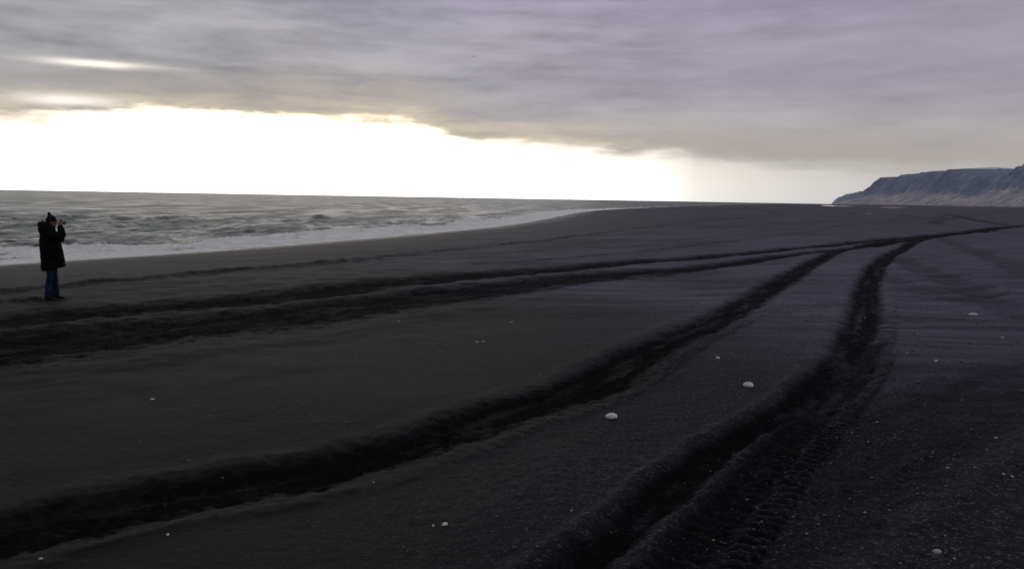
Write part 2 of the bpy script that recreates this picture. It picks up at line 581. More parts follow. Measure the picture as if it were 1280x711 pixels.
# footprints and scuffs towards the water, low swash ridges
Z = Z + .03 * fbm(X / .8, Y / .8, 2, 35) * sst(4, 14, D) * (1 - sst(30, 42, D)) * (Rg < 120)
sa = np.sin(Ag)
painted_sheen = sst(9, 19, Rg + 14 * np.minimum(sa, 0) + 7 * np.maximum(sa, 0) + 1.5 * pn(X / 6, Y / 9, 95)) * .92 + .05  # painted: sand lighter far off, darker near and left, standing in for grazing light
painted_sheen = np.clip(painted_sheen * (.75 + .25 * sst(-.3, .3, np.sin(Ag))), 0, 1)
fr = random.Random(12)
FEET = []
for k in range(26):                                  # the photographer's trail and scuffs
    q = k * .36
    FEET.append((FPX0 - q * .93 - .1 + .10 * (-1) ** k * .3, FPY0 - q * .25 + .13 * (-1) ** k + .3 * math.sin(q * .7), math.atan2(-.25, -.93)))
for k in range(7):
    FEET.append((FPX0 + fr.uniform(-.7, .5), FPY0 + fr.uniform(-.35, .35), fr.uniform(-.5, .5)))
for k in range(40):                                  # older prints nearer the water
    FEET.append((FPX0 + 3 + k * .45, FPY0 + 9 + k * .62 + .15 * (-1) ** k, .95))
for (fx, fy, fa) in FEET:
    J = np.nonzero((np.abs(X - fx) < .6) & (np.abs(Y - fy) < .6))
    ax = (X[J] - fx) * math.cos(fa) + (Y[J] - fy) * math.sin(fa)
    ay = -(X[J] - fx) * math.sin(fa) + (Y[J] - fy) * math.cos(fa)
    q = np.sqrt((ax / .17) ** 2 + (ay / .08) ** 2)
    Z[J] += -.045 * (1 - sst(.5, 1.2, q)) + .022 * np.exp(-((q - 1.6) / .4) ** 2)
    mask[J] = np.maximum(mask[J], .6 * (1 - sst(.6, 1.4, q)))
wet = (1 - sst(1.5, 9 + 3 * pn(S / 14, D * 0, 9), D)) * .9
wet = np.maximum(wet, .25 * (1 - sst(8, 34, D)))
veg = sst(150, 700, Rg) * sst(60, 200, D) * np.clip(.45 + .8 * pn(X / 300, Y / 90, 36), 0, 1)
sand = grid_mesh('black_sand_ground', X, Y, Z, True, SAND, dict(painted_sheen=painted_sheen, churn_shade=mask, wet=wet, veg=veg, gravel=gravel * (1 - sst(30, 80, Rg) * .3)))
sand['kind'] = 'structure'

# ------------------------------------------------------------------ sea
def make_sea():
    m, t, b = mat_new('sea_water')
    tc = t.new('ShaderNodeTexCoord').outputs['Object']
    foam = t.attr('foam')
    mp = t.new('ShaderNodeMapping')
    mp.inputs['Rotation'].default_value = (0, 0, math.radians(-25))
    mp.inputs['Scale'].default_value = (1, .42, 1)
    t.put(mp.inputs['Vector'], tc)
    v = mp.outputs[0]
    lace = t.noise(tc, 2.2, 6, .72, .6)
    patch = t.noise(v, .25, 3, .5)
    big = t.noise(tc, .5, 4, .6)
    fo = t.rng(t.m('ADD', foam, t.m('ADD', t.m('MULTIPLY', t.m('SUBTRACT', lace, .5), 1.3), t.m('MULTIPLY', t.m('SUBTRACT', big, .5), .9))), .38, .66)
    c = t.mix(t.rng(patch, .3, .7), (.038, .056, .056), (.095, .120, .112))
    fine = t.noise(tc, 6.0, 5, .7)
    fcol = t.mix(t.rng(t.m('ADD', fine, t.m('MULTIPLY', t.m('SUBTRACT', big, .5), .6)), .3, .7), (.70, .71, .72), (.97, .97, .98))
    t.put(b.inputs['Base Color'], t.mix(fo, c, fcol))
    t.put(b.inputs['Roughness'], t.m('ADD', t.rng(t.noise(v, .12, 5, .7), .35, .65, .29, .50), t.m('MULTIPLY', fo, .4)))
    b.inputs['IOR'].default_value = 1.33
    b.inputs['Specular IOR Level'].default_value = .10
    h = t.m('ADD', t.m('MULTIPLY', t.noise(v, .55, 5, .62), .55), t.m('MULTIPLY', t.noise(v, 2.6, 4, .6), .12))
    h = t.m('ADD', h, t.m('MULTIPLY', t.m('MULTIPLY', lace, fo), .12))
    bp = t.new('ShaderNodeBump')
    bp.inputs['Strength'].default_value = 1.0
    bp.inputs['Distance'].default_value = 1.8
    t.put(bp.inputs['Height'], h)
    t.put(b.inputs['Normal'], bp.outputs[0])
    return m


SEAM = make_sea()
rs = [-SEA * 0 + 3.95 * 804 / v for v in np.arange(110, 1.6, -.24)]
while rs[-1] < 8700:
    rs.append(rs[-1] * 1.05)
rs = np.array(rs)
azs = np.radians(np.concatenate([np.arange(-150, -37, 2.0), np.arange(-37, 20, .082), np.arange(20, 27, .5)]))
Rg, Ag = np.meshgrid(rs, azs, indexing='ij')
X = Rg * np.sin(Ag)
Y = Rg * np.cos(Ag)
D, S = shore_d(X, Y)
dr = np.gradient(rs)[:, None] + 0 * Rg


def lod(lam):
    return np.clip(lam / (2.5 * dr) - .4, 0, 1)


sea_depth = sst(0, -14, D)
W1 = S * .02
hs = .24 * pn(D / 9.5 + .5 * pn(S / 30, D / 40, 71), S / 26, 72) * lod(9)
hs = hs + .26 * fbm(D / 4.2 + .4 * pn(S / 9, D / 9, 73), S / 8.0, 3, 74, .55) * lod(4)
hs = hs + .05 * fbm(X / 1.1, Y / 1.1, 2, 75) * lod(1)
hs = hs + .4 * pn(D / 26, S / 90, 76) * lod(26) * sst(-15, -45, D)
# sharpen crests
hs = np.where(hs > 0, hs * (1 + 1.2 * hs), hs * .8) * (.25 + 1.05 * sea_depth)
dc = -8.0 + 2.2 * pn(S / 17, S * 0, 81) - .0 * S
hb = .06 + .50 * np.clip(pn(S / 11, S * 0 + 4, 82) + .25, 0, 1)
u = D - dc
cre = np.where(u < 0, np.exp(-(u / 2.0) ** 2), np.exp(-(u / .8) ** 2))
spray = fbm(X / .45, Y / .45, 3, 83, .6)
hs = hs + cre * hb * (1 + .6 * spray * np.clip(lod(1.2) + .4, 0, 1))
# second, lower roller further out in places
dc2 = -17 + 3 * pn(S / 25, S * 0, 84)
hb2 = .55 * np.clip(pn(S / 16, S * 0 + 2, 85) * 1.4, 0, 1)
u2 = D - dc2
cre2 = np.where(u2 < 0, np.exp(-(u2 / 2.6) ** 2), np.exp(-(u2 / 1.0) ** 2))
hs = hs + cre2 * hb2
boil = sst(-.3, .8, u) * sea_depth * 0 + sst(-.4, .8, u)
hs = hs + boil * .05 * fbm(X / .5, Y / .5, 3, 86, .6) * (D < 1)
Zs = SEA + hs * np.clip(1 - sst(-1.5, 2, D) * .85, 0, 1) + .03 * sst(-2, 1, D)
foam = sst(-1.6, .3, u) * (.82 + .28 * pn(X / 2.0, Y / 3.0, 87)) + .25 * cre * hb
foam = np.maximum(foam, (cre2 * hb2 * 1.9) * (u2 > -1.2))
foam = foam + .26 * sst(-14, -7, D) * (pn(D / 3, S / 9, 88) > .05)
foam = foam + .35 * np.clip(pn(D / 2.6, S / 7, 89) - .33, 0, 1)
sea = grid_mesh('sea', X, Y, Zs, False, SEAM, dict(foam=foam), keep=(D < 5))
sea['kind'] = 'structure'

# ------------------------------------------------------------------ standing water far out on the sand
def water_pool(px0, px1, r0, r1, label_mat):
    a0 = azel(px0, 256)[0]
    a1 = azel(px1, 256)[0]
    am = (a0 + a1) / 2
    rm = (r0 + r1) / 2
    c = np.array([rm * math.sin(am), rm * math.cos(am)])
    cz = float(base_z(c[:1], c[1:])[0])
    w = rm * (a1 - a0) / 2
    depth_m = (r1 - r0) / 2
    dirv = np.array([math.cos(am), -math.sin(am)])
    bm = bmesh.new()
    vs = []
    nv = np.array([-dirv[1], dirv[0]])
    for k in range(40):
        a = k / 40 * 2 * PI
        q = 1 + .18 * math.sin(3 * a + px0) + .1 * math.sin(7 * a)
        xy = c + dirv * (w * math.cos(a) * q) + nv * (depth_m * math.sin(a) * q)
        vs.append(bm.verts.new((xy[0], xy[1], cz + .05)))
    bm.faces.new(vs)
    me = bpy.data.meshes.new('water_pool')
    bm.to_mesh(me)
    bm.free()
    me.materials.append(label_mat)
    o = bpy.data.objects.new('water_pool', me)
    COL.objects.link(o)
    o['kind'] = 'structure'
    return o


pm, t, b = mat_new('pool_water')
b.inputs['Base Color'].default_value = (.10, .10, .11, 1)
b.inputs['Roughness'].default_value = .03
water_pool(1029, 1066, 530, 880, pm)
water_pool(1100, 1133, 440, 680, pm)
water_pool(1083, 1091, 146, 160, pm)


# ------------------------------------------------------------------ mountains
def make_rock(snow_amt):
    m, t, b = mat_new('hazed_cliff_rock')
    tc = t.new('ShaderNodeTexCoord').outputs['Object']
    talus = t.attr('talus')
    snow = t.attr('snow')
    n1 = t.noise(tc, .012, 6, .65)
    n2 = t.noise(tc, .05, 4, .6)
    hazed_rock = t.mix(t.rng(n1, .35, .65), (.15, .19, .30), (.24, .26, .36))  # blue of distant airlight painted into the rock colour
    tal = t.mix(t.rng(n2, .3, .7), (.42, .34, .36), (.62, .53, .53))
    c = t.mix(talus, hazed_rock, tal)
    c = t.mix(snow, c, (.75, .76, .80))
    t.put(b.inputs['Base Color'], c)
    b.inputs['Roughness'].default_value = .95
    b.inputs['Specular IOR Level'].default_value = .1
    bp = t.new('ShaderNodeBump')
    bp.inputs['Strength'].default_value = 1
    bp.inputs['Distance'].default_value = 14
    t.put(bp.inputs['Height'], n2)
    t.put(b.inputs['Normal'], bp.outputs[0])
    return m


ROCK = make_rock(0)


def cliff(name, s0, s1, ns, foot, axis, Hs, tmax, nt, seed, wide=260, snow0=1e9):
    s = np.linspace(s0, s1, ns)
    tt = np.concatenate([np.linspace(-60, wide * 1.5, int(nt * .75)), np.linspace(wide * 1.5, tmax, nt - int(nt * .75) + 1)[1:]])
    Sg, Tg = np.meshgrid(s, tt, indexing='ij')
    H = np.interp(Sg, [h[0] for h in Hs], [h[1] for h in Hs])
    H = H + 10 * fbm(Sg / 60, Tg * 0, 3, seed + 5)
    gul = 1 - np.abs(fbm(Sg / 95, Tg / 600, 4, seed))
    T = Tg + 70 * (gul - .6) + 45 * pn(Sg / 330, Tg * 0, seed + 1) + 12 * fbm(Sg / 22, Tg / 90, 3, seed + 2)
    u = T / wide
    up = .30 + .12 * pn(Sg / 45, Tg * 0 + .5, seed + 7) + .10 * pn(Sg / 18, Tg * 0 + .5, seed + 8)
    P = np.interp(u, [-.3, 0, .55, .68, .72, .86, .90, 1.0, 1.3], [-.05, 0, .36, .58, .60, .84, .86, .97, 1.0])
    zz = H * P + np.maximum(H, 1) / 200 * (6 * fbm(Sg / 40, Tg / 40, 4, seed + 3) * sst(0, .3, P) * (1 - sst(.9, 1, P)))
    zz = zz + sst(1.3, 6, u) * 25 * (H > 60)
    talus = (1 - sst(up, up + .12, P)) * (.35 + .65 * sst(-.25, .35, fbm(Sg / 26 + T / 60, Tg / 200, 3, seed + 9)))
    snow = sst(snow0, snow0 + 60, Tg + 60 * fbm(Sg / 50, Tg / 50, 3, seed + 4)) * sst(.9, .98, P)
    F = np.interp(Sg, [f[0] for f in foot], [f[1] for f in foot])
    if axis == 'Y':
        X = F + Tg
        Yy = Sg
    else:
        X = Sg
        Yy = F + Tg
    o = grid_mesh(name, X, Yy, zz - 4, False, ROCK, dict(talus=talus, snow=snow))
    if axis == 'Y':
        o.data.flip_normals()
    o['kind'] = 'structure'
    return o


cliff('sea_cliff_mountain', 1200, 6000, 760, [(1200, 1650), (2300, 1980), (3000, 2150), (3500, 2225), (3900, 2250), (4800, 2245), (5200, 2230), (6000, 2230)], 'Y',
      [(1200, 420), (2600, 330), (3279, 262), (3700, 252), (3894, 228), (4020, 214), (4110, 182), (4200, 166), (4334, 172), (4520, 186), (4600, 196), (4640, 212), (4700, 203), (4900, 209), (5086, 200), (5200, 203), (5290, 186), (5380, 180), (5410, 192), (5440, 188), (5470, 160), (5540, 124), (5600, 92), (5690, 46), (5823, 4), (6000, -10)], 900, 150, 101)
cliff('far_headland', 3050, 4600, 220, [(3000, 8000), (5200, 7800)], 'X',
      [(3050, -12), (3290, -8), (3315, 26), (3350, 62), (3410, 92), (3450, 100), (3520, 122), (3590, 134), (3680, 132), (3800, 146), (4200, 190), (5200, 260)], 420, 60, 211, wide=200)
cliff('snow_plateau', 3050, 5600, 300, [(3050, 5600), (5600, 5300)], 'X',
      [(3050, 20), (3150, 110), (3230, 200), (3320, 270), (3480, 288), (3560, 282), (3700, 270), (4200, 300), (5600, 330)], 700, 80, 307, wide=300, snow0=230)

# ------------------------------------------------------------------ small things on the sand
def sand_z(x, y):
    xa = np.atleast_1d(np.array(x, float))
    ya = np.atleast_1d(np.array(y, float))
    h, bmv, mk, tr = rut_field(xa, ya)
    return base_z(xa, ya) + bmv * (1 - mk) - h


def pebble_mat(name, c1, c2, sc=40):
    m, t, b = mat_new(name)
    tc = t.new('ShaderNodeTexCoord').outputs['Object']
    n = t.noise(tc, sc, 5, .65)
    n2 = t.noise(tc, sc * 6, 3, .6)
    c = t.mix(t.rng(n, .35, .65), c1, c2)
    c = t.mix(t.m('MULTIPLY', t.rng(n2, .6, .75), .35), c, (.12, .11, .10))
    t.put(b.inputs['Base Color'], c)
    b.inputs['Roughness'].default_value = .8
    bp = t.new('ShaderNodeBump')
    bp.inputs['Strength'].default_value = .4
    bp.inputs['Distance'].default_value = .01
    t.put(bp.inputs['Height'], n)
    t.put(b.inputs['Normal'], bp.outputs[0])
    return m


PM = {'white': pebble_mat('white_pebble', (.42, .42, .41), (.72, .72, .70)),
      'grey': pebble_mat('grey_pebble', (.24, .24, .25), (.38, .38, .38))}


def pebble(px, py, wpx, hpx, kind, label, group=None, rot=0.0):
    P = gnd([(px, py + hpx * .35)])[0]
    z = sand_z(P[0], P[1])[0]
    dist = math.hypot(P[0], P[1])
    q = .72 if wpx < 8 else 1.0
    wpx *= q
    hpx *= q
    a = wpx / FPX * dist / 2 * 1.0
    h = max(hpx / FPX * dist * .95, a * .5)
    bm = bmesh.new()
    bmesh.ops.create_icosphere(bm, subdivisions=3, radius=1)
    sx = random.random() * 10
    for v in bm.verts:
        c = v.co
        k = 1 + .10 * math.sin(2.1 * c.x + sx) * math.cos(1.7 * c.y + sx) + .03 * math.sin(4 * c.z + 3 * c.x + sx)
        e = .85
        v.co = Vector((c.x * a * k, c.y * a * .78 * k, c.z * h * .62 * k))
    me = bpy.data.meshes.new('pebble')
    bm.to_mesh(me)
    bm.free()
    for p in me.polygons:
        p.use_smooth = True
    me.materials.append(PM[kind])
    o = bpy.data.objects.new('pebble', me)
    COL.objects.link(o)
    o.location = (P[0], P[1], z + h * .17)
    o.rotation_euler = (random.uniform(-.15, .15), random.uniform(-.12, .12), rot)
    o['label'] = label
    o['category'] = 'pebble'
    if group:
        o['group'] = group
    return o


G = 'pale pebbles scattered on the black sand'
pebble(763.5, 519, 16, 8, 'white', 'largest smooth white pebble, lying between the two wheel ruts in the foreground', G, .2)
pebble(935, 480, 13, 6.5, 'white', 'second largest white pebble, beside the inner edge of the right wheel rut', G, -.1)
pebble(897, 446.5, 7, 3, 'white', 'small flat white pebble farther up between the two wheel ruts', G)
pebble(556, 654, 8, 4.5, 'white', 'elongated white pebble near the bottom edge, right one of a close pair', G, .3)
pebble(541.5, 655.5, 4.5, 4, 'white', 'tiny round white pebble, left one of a close pair near the bottom edge', G)
pebble(210, 667, 5, 4, 'white', 'small white pebble in the dark rut at the lower left', G)
pebble(190.5, 498, 6, 3, 'white', 'lone small white pebble on flat sand at the left, behind the foreground rut', G)
pebble(596, 427, 6.5, 3, 'grey', 'flat grey pebble, left one of a pair on the rippled sand between the ruts', G)
pebble(604, 426.5, 7, 2.6, 'grey', 'flat grey pebble, right one of a pair on the rippled sand between the ruts', G)
pebble(639, 402.5, 6, 3, 'grey', 'small grey pebble on rippled sand just above a pair of flat ones', G)
pebble(714, 637, 4, 3.5, 'grey', 'tiny grey pebble beside the gravelly ridge near the bottom', G)
pebble(1171, 688.5, 10, 5, 'grey', 'wedge shaped grey pebble on gravel at the lower right corner', G, .1)
pebble(1216, 392.5, 9, 2, 'white', 'thin flat white pebble on the open sand at the right', G)
pebble(1147, 417, 3.5, 3, 'grey', 'tiny pale pebble just right of the right wheel rut', G)
pebble(1253, 421.5, 5, 3.5, 'grey', 'small pale pebble near the right edge on open sand', G)
pebble(1170, 450, 5, 3.5, 'white', 'small pale pebble on the ridge of a faint track at the right', G)
pebble(467, 604, 4, 3, 'grey', 'tiny grey pebble on the churned edge of the left foreground rut', G)
pebble(1254, 595, 5, 4, 'grey', 'small grey pebble in the gravel at the right, left one of two', G)
pebble(1265, 596, 5, 4, 'grey', 'small grey pebble in the gravel at the right, right one of two', G)
pebble(1023, 649, 4, 3, 'grey', 'tiny grey pebble on dark gravel right of the right rut', G)
pebble(499, 402, 4, 2.5, 'grey', 'tiny grey pebble on flat sand left of the flat pair', G)
pebble(51, 700, 7, 4, 'grey', 'grey pebble in the lower left corner of the sand', G)

# loose gravel: thousands of stones nobody could count
def gravel_mesh(n):
    oct_ = np.array([(1, 0, 0), (-1, 0, 0), (0, 1, 0), (0, -1, 0), (0, 0, 1), (0, 0, -1)], float)
    fc = np.array([(0, 2, 4), (2, 1, 4), (1, 3, 4), (3, 0, 4), (2, 0, 5), (1, 2, 5), (3, 1, 5), (0, 3, 5)])
    r = 3.0 * (16 / 3.0) ** rng.random(n * 3)
    a = np.radians(rng.uniform(-36, 37, n * 3))
    x = r * np.sin(a)
    y = r * np.cos(a)
    gz = sst(-.1, .9, pn(x / 5 + 2, y / 5, 31) * .6 + np.sin(a) * 1.6)
    cl = np.clip(.5 + 1.3 * fbm(x / .6, y / .6, 3, 44), 0, 1)
    keep = rng.random(n * 3) < (.04 + .96 * gz) * cl
    x = x[keep][:n]
    y = y[keep][:n]
    k = len(x)
    z = sand_z(x, y)
    s = .0018 + .0048 * rng.random(k) ** 6 * 1.5
    s = s * (1 + np.hypot(x, y) / 10)
    ang = rng.random(k) * 2 * PI
    sc = np.stack([s * rng.uniform(.8, 1.5, k), s * rng.uniform(.7, 1.1, k), s * rng.uniform(.4, .8, k)], 1)
    v = oct_[None] * sc[:, None] * rng.uniform(.75, 1.2, (k, 6, 1))
    ca, sa = np.cos(ang)[:, None], np.sin(ang)[:, None]
    V = np.stack([v[..., 0] * ca - v[..., 1] * sa + x[:, None], v[..., 0] * sa + v[..., 1] * ca + y[:, None], v[..., 2] + (z + s * .5 + .002)[:, None]], -1)
    F = (fc[None] + 6 * np.arange(k)[:, None, None]).reshape(-1, 3)
    tone = np.repeat(rng.random(k) ** 2.5, 6)
    me = bpy.data.meshes.new('gravel')
    me.vertices.add(k * 6)
    me.vertices.foreach_set('co', V.astype(np.float32).ravel())
    me.loops.add(len(F) * 3)
    me.loops.foreach_set('vertex_index', F.astype(np.int32).ravel())
    me.polygons.add(len(F))
    me.polygons.foreach_set('loop_start', np.arange(0, len(F) * 3, 3, dtype=np.int32))
    me.update(calc_edges=True)
    add_attr(me, 'tone', tone)
    m, t, b = mat_new('gravel_stone')
    t.put(b.inputs['Base Color'], t.ramp(t.attr('tone'), [(0, (.05, .05, .055)), (.4, (.08, .08, .09)), (.85, (.15, .15, .16)), (1, (.38, .38, .38))]))
    b.inputs['Roughness'].default_value = .85
    me.materials.append(m)
    o = bpy.data.objects.new('gravel', me)
    COL.objects.link(o)
    o['kind'] = 'stuff'
    o['label'] = 'loose dark and pale gravel scattered over the black sand'
    o['category'] = 'gravel'


gravel_mesh(13000)


# ------------------------------------------------------------------ person
def tube(bm, pts, rad, seg=16, cap=True, up=Vector((0, 1, 0))):
    """loft of ellipses; rad items: r or (across up-vector side, other)"""
    pts = [Vector(p) for p in pts]
    rings = []
    for i, p in enumerate(pts):
        a = pts[max(i - 1, 0)]
        c = pts[min(i + 1, len(pts) - 1)]
        d = (c - a).normalized()
        s = up - d * up.dot(d)
        s = s.normalized() if s.length > 1e-3 else d.orthogonal().normalized()
        q = d.cross(s)
        r = rad[i]
        ra, rb = r if hasattr(r, '__len__') else (r, r)
        rings.append([bm.verts.new(p + s * (ra * math.cos(2 * PI * k / seg)) + q * (rb * math.sin(2 * PI * k / seg))) for k in range(seg)])
    for i in range(len(rings) - 1):
        for k in range(seg):
            bm.faces.new((rings[i][k], rings[i][(k + 1) % seg], rings[i + 1][(k + 1) % seg], rings[i + 1][k]))
    if cap:
        bm.faces.new(rings[0][::-1])
        bm.faces.new(rings[-1])


def ball(bm, c, r, sub=2):
    mt = Matrix.Translation(c) @ Matrix.Diagonal((r[0], r[1], r[2], 1))
    bmesh.ops.create_icosphere(bm, subdivisions=sub, radius=1, matrix=mt)


def fuse(name, bm, voxel, mat, parent, wrinkle=0.0, wsc=12, smooth=4, seed=0):
    bmesh.ops.recalc_face_normals(bm, faces=bm.faces)
    me = bpy.data.meshes.new(name + '_raw')
    bm.to_mesh(me)
    bm.free()
    o = bpy.data.objects.new('raw', me)
    COL.objects.link(o)
    md = o.modifiers.new('r', 'REMESH')
    md.mode = 'VOXEL'
    md.voxel_size = voxel
    sm = o.modifiers.new('s', 'SMOOTH')
    sm.factor = .5
    sm.iterations = smooth
    dg = bpy.context.evaluated_depsgraph_get()
    dg.update()
    m2 = bpy.data.meshes.new_from_object(o.evaluated_get(dg))
    bpy.data.objects.remove(o)
    if wrinkle:
        n = len(m2.vertices)
        co = np.empty(n * 3, np.float32)
        no = np.empty(n * 3, np.float32)
        m2.vertices.foreach_get('co', co)
        m2.vertices.foreach_get('normal', no)
        co = co.reshape(-1, 3)
        no = no.reshape(-1, 3)
        ang = np.arctan2(co[:, 1], co[:, 0])
        k = fbm(co[:, 2] * wsc + 1.2 * ang, ang * 1.8 + co[:, 0] * 5, 3, 200 + seed)
        co = co + no * (k * wrinkle)[:, None]
        m2.vertices.foreach_set('co', co.astype(np.float32).ravel())
        m2.update()
    m2.materials.clear()
    m2.materials.append(mat)
    for p in m2.polygons:
        p.use_smooth = True
    m2.name = name
    r = bpy.data.objects.new(name, m2)
    COL.objects.link(r)
    r.parent = parent
    return r


def plain(name, bm, mat, parent, smooth=True):
    bmesh.ops.recalc_face_normals(bm, faces=bm.faces)
    me = bpy.data.meshes.new(name)
    bm.to_mesh(me)
    bm.free()
    me.materials.append(mat)
    for p in me.polygons:
        p.use_smooth = smooth
    o = bpy.data.objects.new(name, me)
    COL.objects.link(o)
    o.parent = parent
    return o


def cloth(name, c1, c2, sc, rough=.85, bump=.003):
    m, t, b = mat_new(name)
    tc = t.new('ShaderNodeTexCoord').outputs['Object']
    n = t.noise(tc, sc, 5, .65)
    t.put(b.inputs['Base Color'], t.mix(t.rng(n, .35, .65), c1, c2))
    b.inputs['Roughness'].default_value = rough
    b.inputs['Specular IOR Level'].default_value = .06
    bp = t.new('ShaderNodeBump')
    bp.inputs['Strength'].default_value = .6
    bp.inputs['Distance'].default_value = bump
    t.put(bp.inputs['Height'], t.noise(tc, sc * 8, 3, .6))
    t.put(b.inputs['Normal'], bp.outputs[0])
    return m


SKIN = cloth('skin', (.20, .12, .09), (.26, .16, .12), 30, .6)
PARKA = cloth('black_nylon', (.003, .003, .0033), (.006, .006, .0065), 9, .75)
FUR = cloth('dark_fur', (.010, .009, .008), (.030, .026, .022), 60, .95, .01)
KNIT = cloth('black_knit', (.010, .010, .011), (.022, .021, .022), 45, .95, .006)
DENIM = cloth('blue_denim', (.007, .010, .026), (.022, .032, .075), 7, .85)
BOOT = cloth('dark_leather', (.012, .011, .010), (.03, .026, .022), 20, .6)
CAMM, _t, _b = mat_new('camera_plastic')
_b.inputs['Base Color'].default_value = (.015, .015, .016, 1)
_b.inputs['Roughness'].default_value = .4
LENS, _t, _b = mat_new('lens_glass')
_b.inputs['Base Color'].default_value = (.01, .01, .02, 1)
_b.inputs['Roughness'].default_value = .05
EYEM, _t, _b = mat_new('eye_white')
_b.inputs['Base Color'].default_value = (.6, .58, .55, 1)
LIP, _t, _b = mat_new('lip_skin')
_b.inputs['Base Color'].default_value = (.32, .12, .10, 1)

fp = gnd([(66, 375)])[0]
person = bpy.data.objects.new('person', None)
COL.objects.link(person)
person.location = (fp[0], fp[1], sand_z(fp[0], fp[1])[0] - .01)
person.rotation_euler = (0, 0, math.radians(32))
ps = (110.5 / FPX * math.hypot(fp[0], fp[1])) * math.cos(math.atan2(fp[0], fp[1])) / 1.745
ps *= 1.0
person.scale = (ps * .86, ps * .92, ps)
person['label'] = 'person in long black hooded parka, bobble hat and blue jeans taking a photograph'
person['category'] = 'person'

HC = Vector((.035, 0, 1.555))        # head centre
# body, one surface
bm = bmesh.new()
tube(bm, [(0, 0, .84), (0, 0, .95), (-.01, 0, 1.1), (0, 0, 1.25), (-.01, 0, 1.36), (0, 0, 1.42)], [(.15, .11), (.165, .12), (.13, .10), (.16, .12), (.17, .10), (.07, .06)], 20)
tube(bm, [(0, 0, 1.36), (.01, 0, 1.43), (.02, 0, 1.5)], [.06, .055, .055], 14)
tube(bm, [HC + Vector((.02, 0, -.115)), HC + Vector((.025, 0, -.085)), HC + Vector((.01, 0, -.03)), HC + Vector((0, 0, .03)), HC + Vector((-.01, 0, .085)), HC + Vector((-.015, 0, .12))],
     [(.035, .045), (.055, .075), (.072, .092), (.077, .098), (.062, .08), (.025, .03)], 20)
tube(bm, [HC + Vector((.085, 0, .02)), HC + Vector((.112, 0, -.022)), HC + Vector((.09, 0, -.034))], [.010, .017, .012], 8)
for s in (-1, 1):
    ball(bm, HC + Vector((-.005, s * .078, -.01)), (.017, .011, .03))
legs = {1: [(0, .09, .90), (.02, .10, .70), (.05, .10, .48), (.06, .105, .30), (.07, .11, .09)],
        -1: [(0, -.09, .90), (-.02, -.10, .70), (-.03, -.105, .48), (-.07, -.105, .30), (-.09, -.11, .09)]}
for s in (-1, 1):
    tube(bm, legs[s], [.085, .078, .058, .05, .038], 14)
arms = {s: [Vector((-.01, s * .165, 1.37)), Vector((.09, s * .215, 1.30)), Vector((.215, s * .235, 1.24)), Vector((.235, s * .18, 1.36)), Vector((.205, s * .095, 1.49))] for s in (-1, 1)}
for s in (-1, 1):
    tube(bm, arms[s], [.052, .046, .042, .036, .027], 12)
    # palm and five fingers closed round the camera
    w = arms[s][-1]
    pc = Vector((.208, s * .078, 1.53))
    tube(bm, [w, pc, pc + Vector((.01, 0, .03))], [(.022, .028), (.016, .036), (.014, .036)], 12, up=Vector((0, 1, 0)))
    for k in range(4):
        z0 = 1.568 - .020 * k
        ln = (.9, 1.0, .95, .78)[k]
        f0 = Vector((.222, s * .079, z0 - .004))
        f1 = f0 + Vector((.030 * ln, s * .001, .004))
        f2 = f1 + Vector((.020 * ln, -s * .018, .002))
        f3 = f2 + Vector((.001, -s * .022 * ln, -.001))
        tube(bm, [pc + Vector((.0, 0, .02 - .018 * k)), f0, f1, f2, f3], [.011, .0105, .0100, .0092, .008], 8)
    t0 = Vector((.198, s * .076, 1.515))
    tube(bm, [t0, t0 + Vector((-.016, -s * .012, .016)), t0 + Vector((-.012, -s * .030, .024))], [.013, .0115, .009], 8)
fuse('body', bm, .0065, SKIN, person, smooth=2)
for s in (-1, 1):
    bm = bmesh.new()
    ball(bm, HC + Vector((.084, s * .031, .022)), (.010, .013, .008))
    plain('eye', bm, EYEM, person)
bm = bmesh.new()
ball(bm, HC + Vector((.088, 0, -.058)), (.010, .024, .007))
plain('mouth', bm, LIP, person)
# hair at the nape
bm = bmesh.new()
ball(bm, HC + Vector((-.025, 0, -.03)), (.085, .088, .10))
fuse('hair', bm, .009, KNIT, person, .004, 30, 2, 3)
# parka: torso, sleeves
bm = bmesh.new()
tube(bm, [(.045, 0, .635), (.04, 0, .66), (.035, 0, .80), (.02, 0, .95), (.00, 0, 1.10), (-.01, 0, 1.24), (-.02, 0, 1.34), (-.02, 0, 1.40), (-.01, 0, 1.45)],
     [(.215, .245), (.22, .248), (.215, .245), (.205, .235), (.205, .222), (.215, .205), (.20, .18), (.15, .13), (.08, .085)], 32)
for s in (-1, 1):
    tube(bm, [Vector((-.02, s * .13, 1.36)), Vector((.02, s * .20, 1.33)), Vector((.12, s * .235, 1.27)), Vector((.215, s * .245, 1.245)), Vector((.240, s * .205, 1.33)), Vector((.216, s * .125, 1.455)), Vector((.209, s * .104, 1.482))],
         [.085, .088, .084, .082, .078, .060, .050], 18)
tube(bm, [(.02, 0, 1.38), (.03, 0, 1.44), (.045, 0, 1.475)], [(.10, .10), (.09, .09), (.082, .082)], 18)
pk = fuse('parka', bm, .011, PARKA, person, .010, 9, 3, 1)
# pockets, zip
bm = bmesh.new()
tube(bm, [(.276, 0, .68), (.272, 0, .80), (.248, 0, .95), (.217, 0, 1.10), (.19, 0, 1.22)], [.012] * 5, 8)
plain('zip', bm, CAMM, pk)
for s in (-1, 1):
    bm = bmesh.new()
    bmesh.ops.create_cube(bm, size=1, matrix=Matrix.Translation((.06, s * .216, .92)) @ Matrix.Rotation(s * .1, 4, 'X') @ Matrix.Diagonal((.16, .03, .17, 1)))
    bmesh.ops.bevel(bm, geom=bm.edges[:], offset=.012, segments=2, affect='EDGES')
    plain('pocket', bm, PARKA, pk)
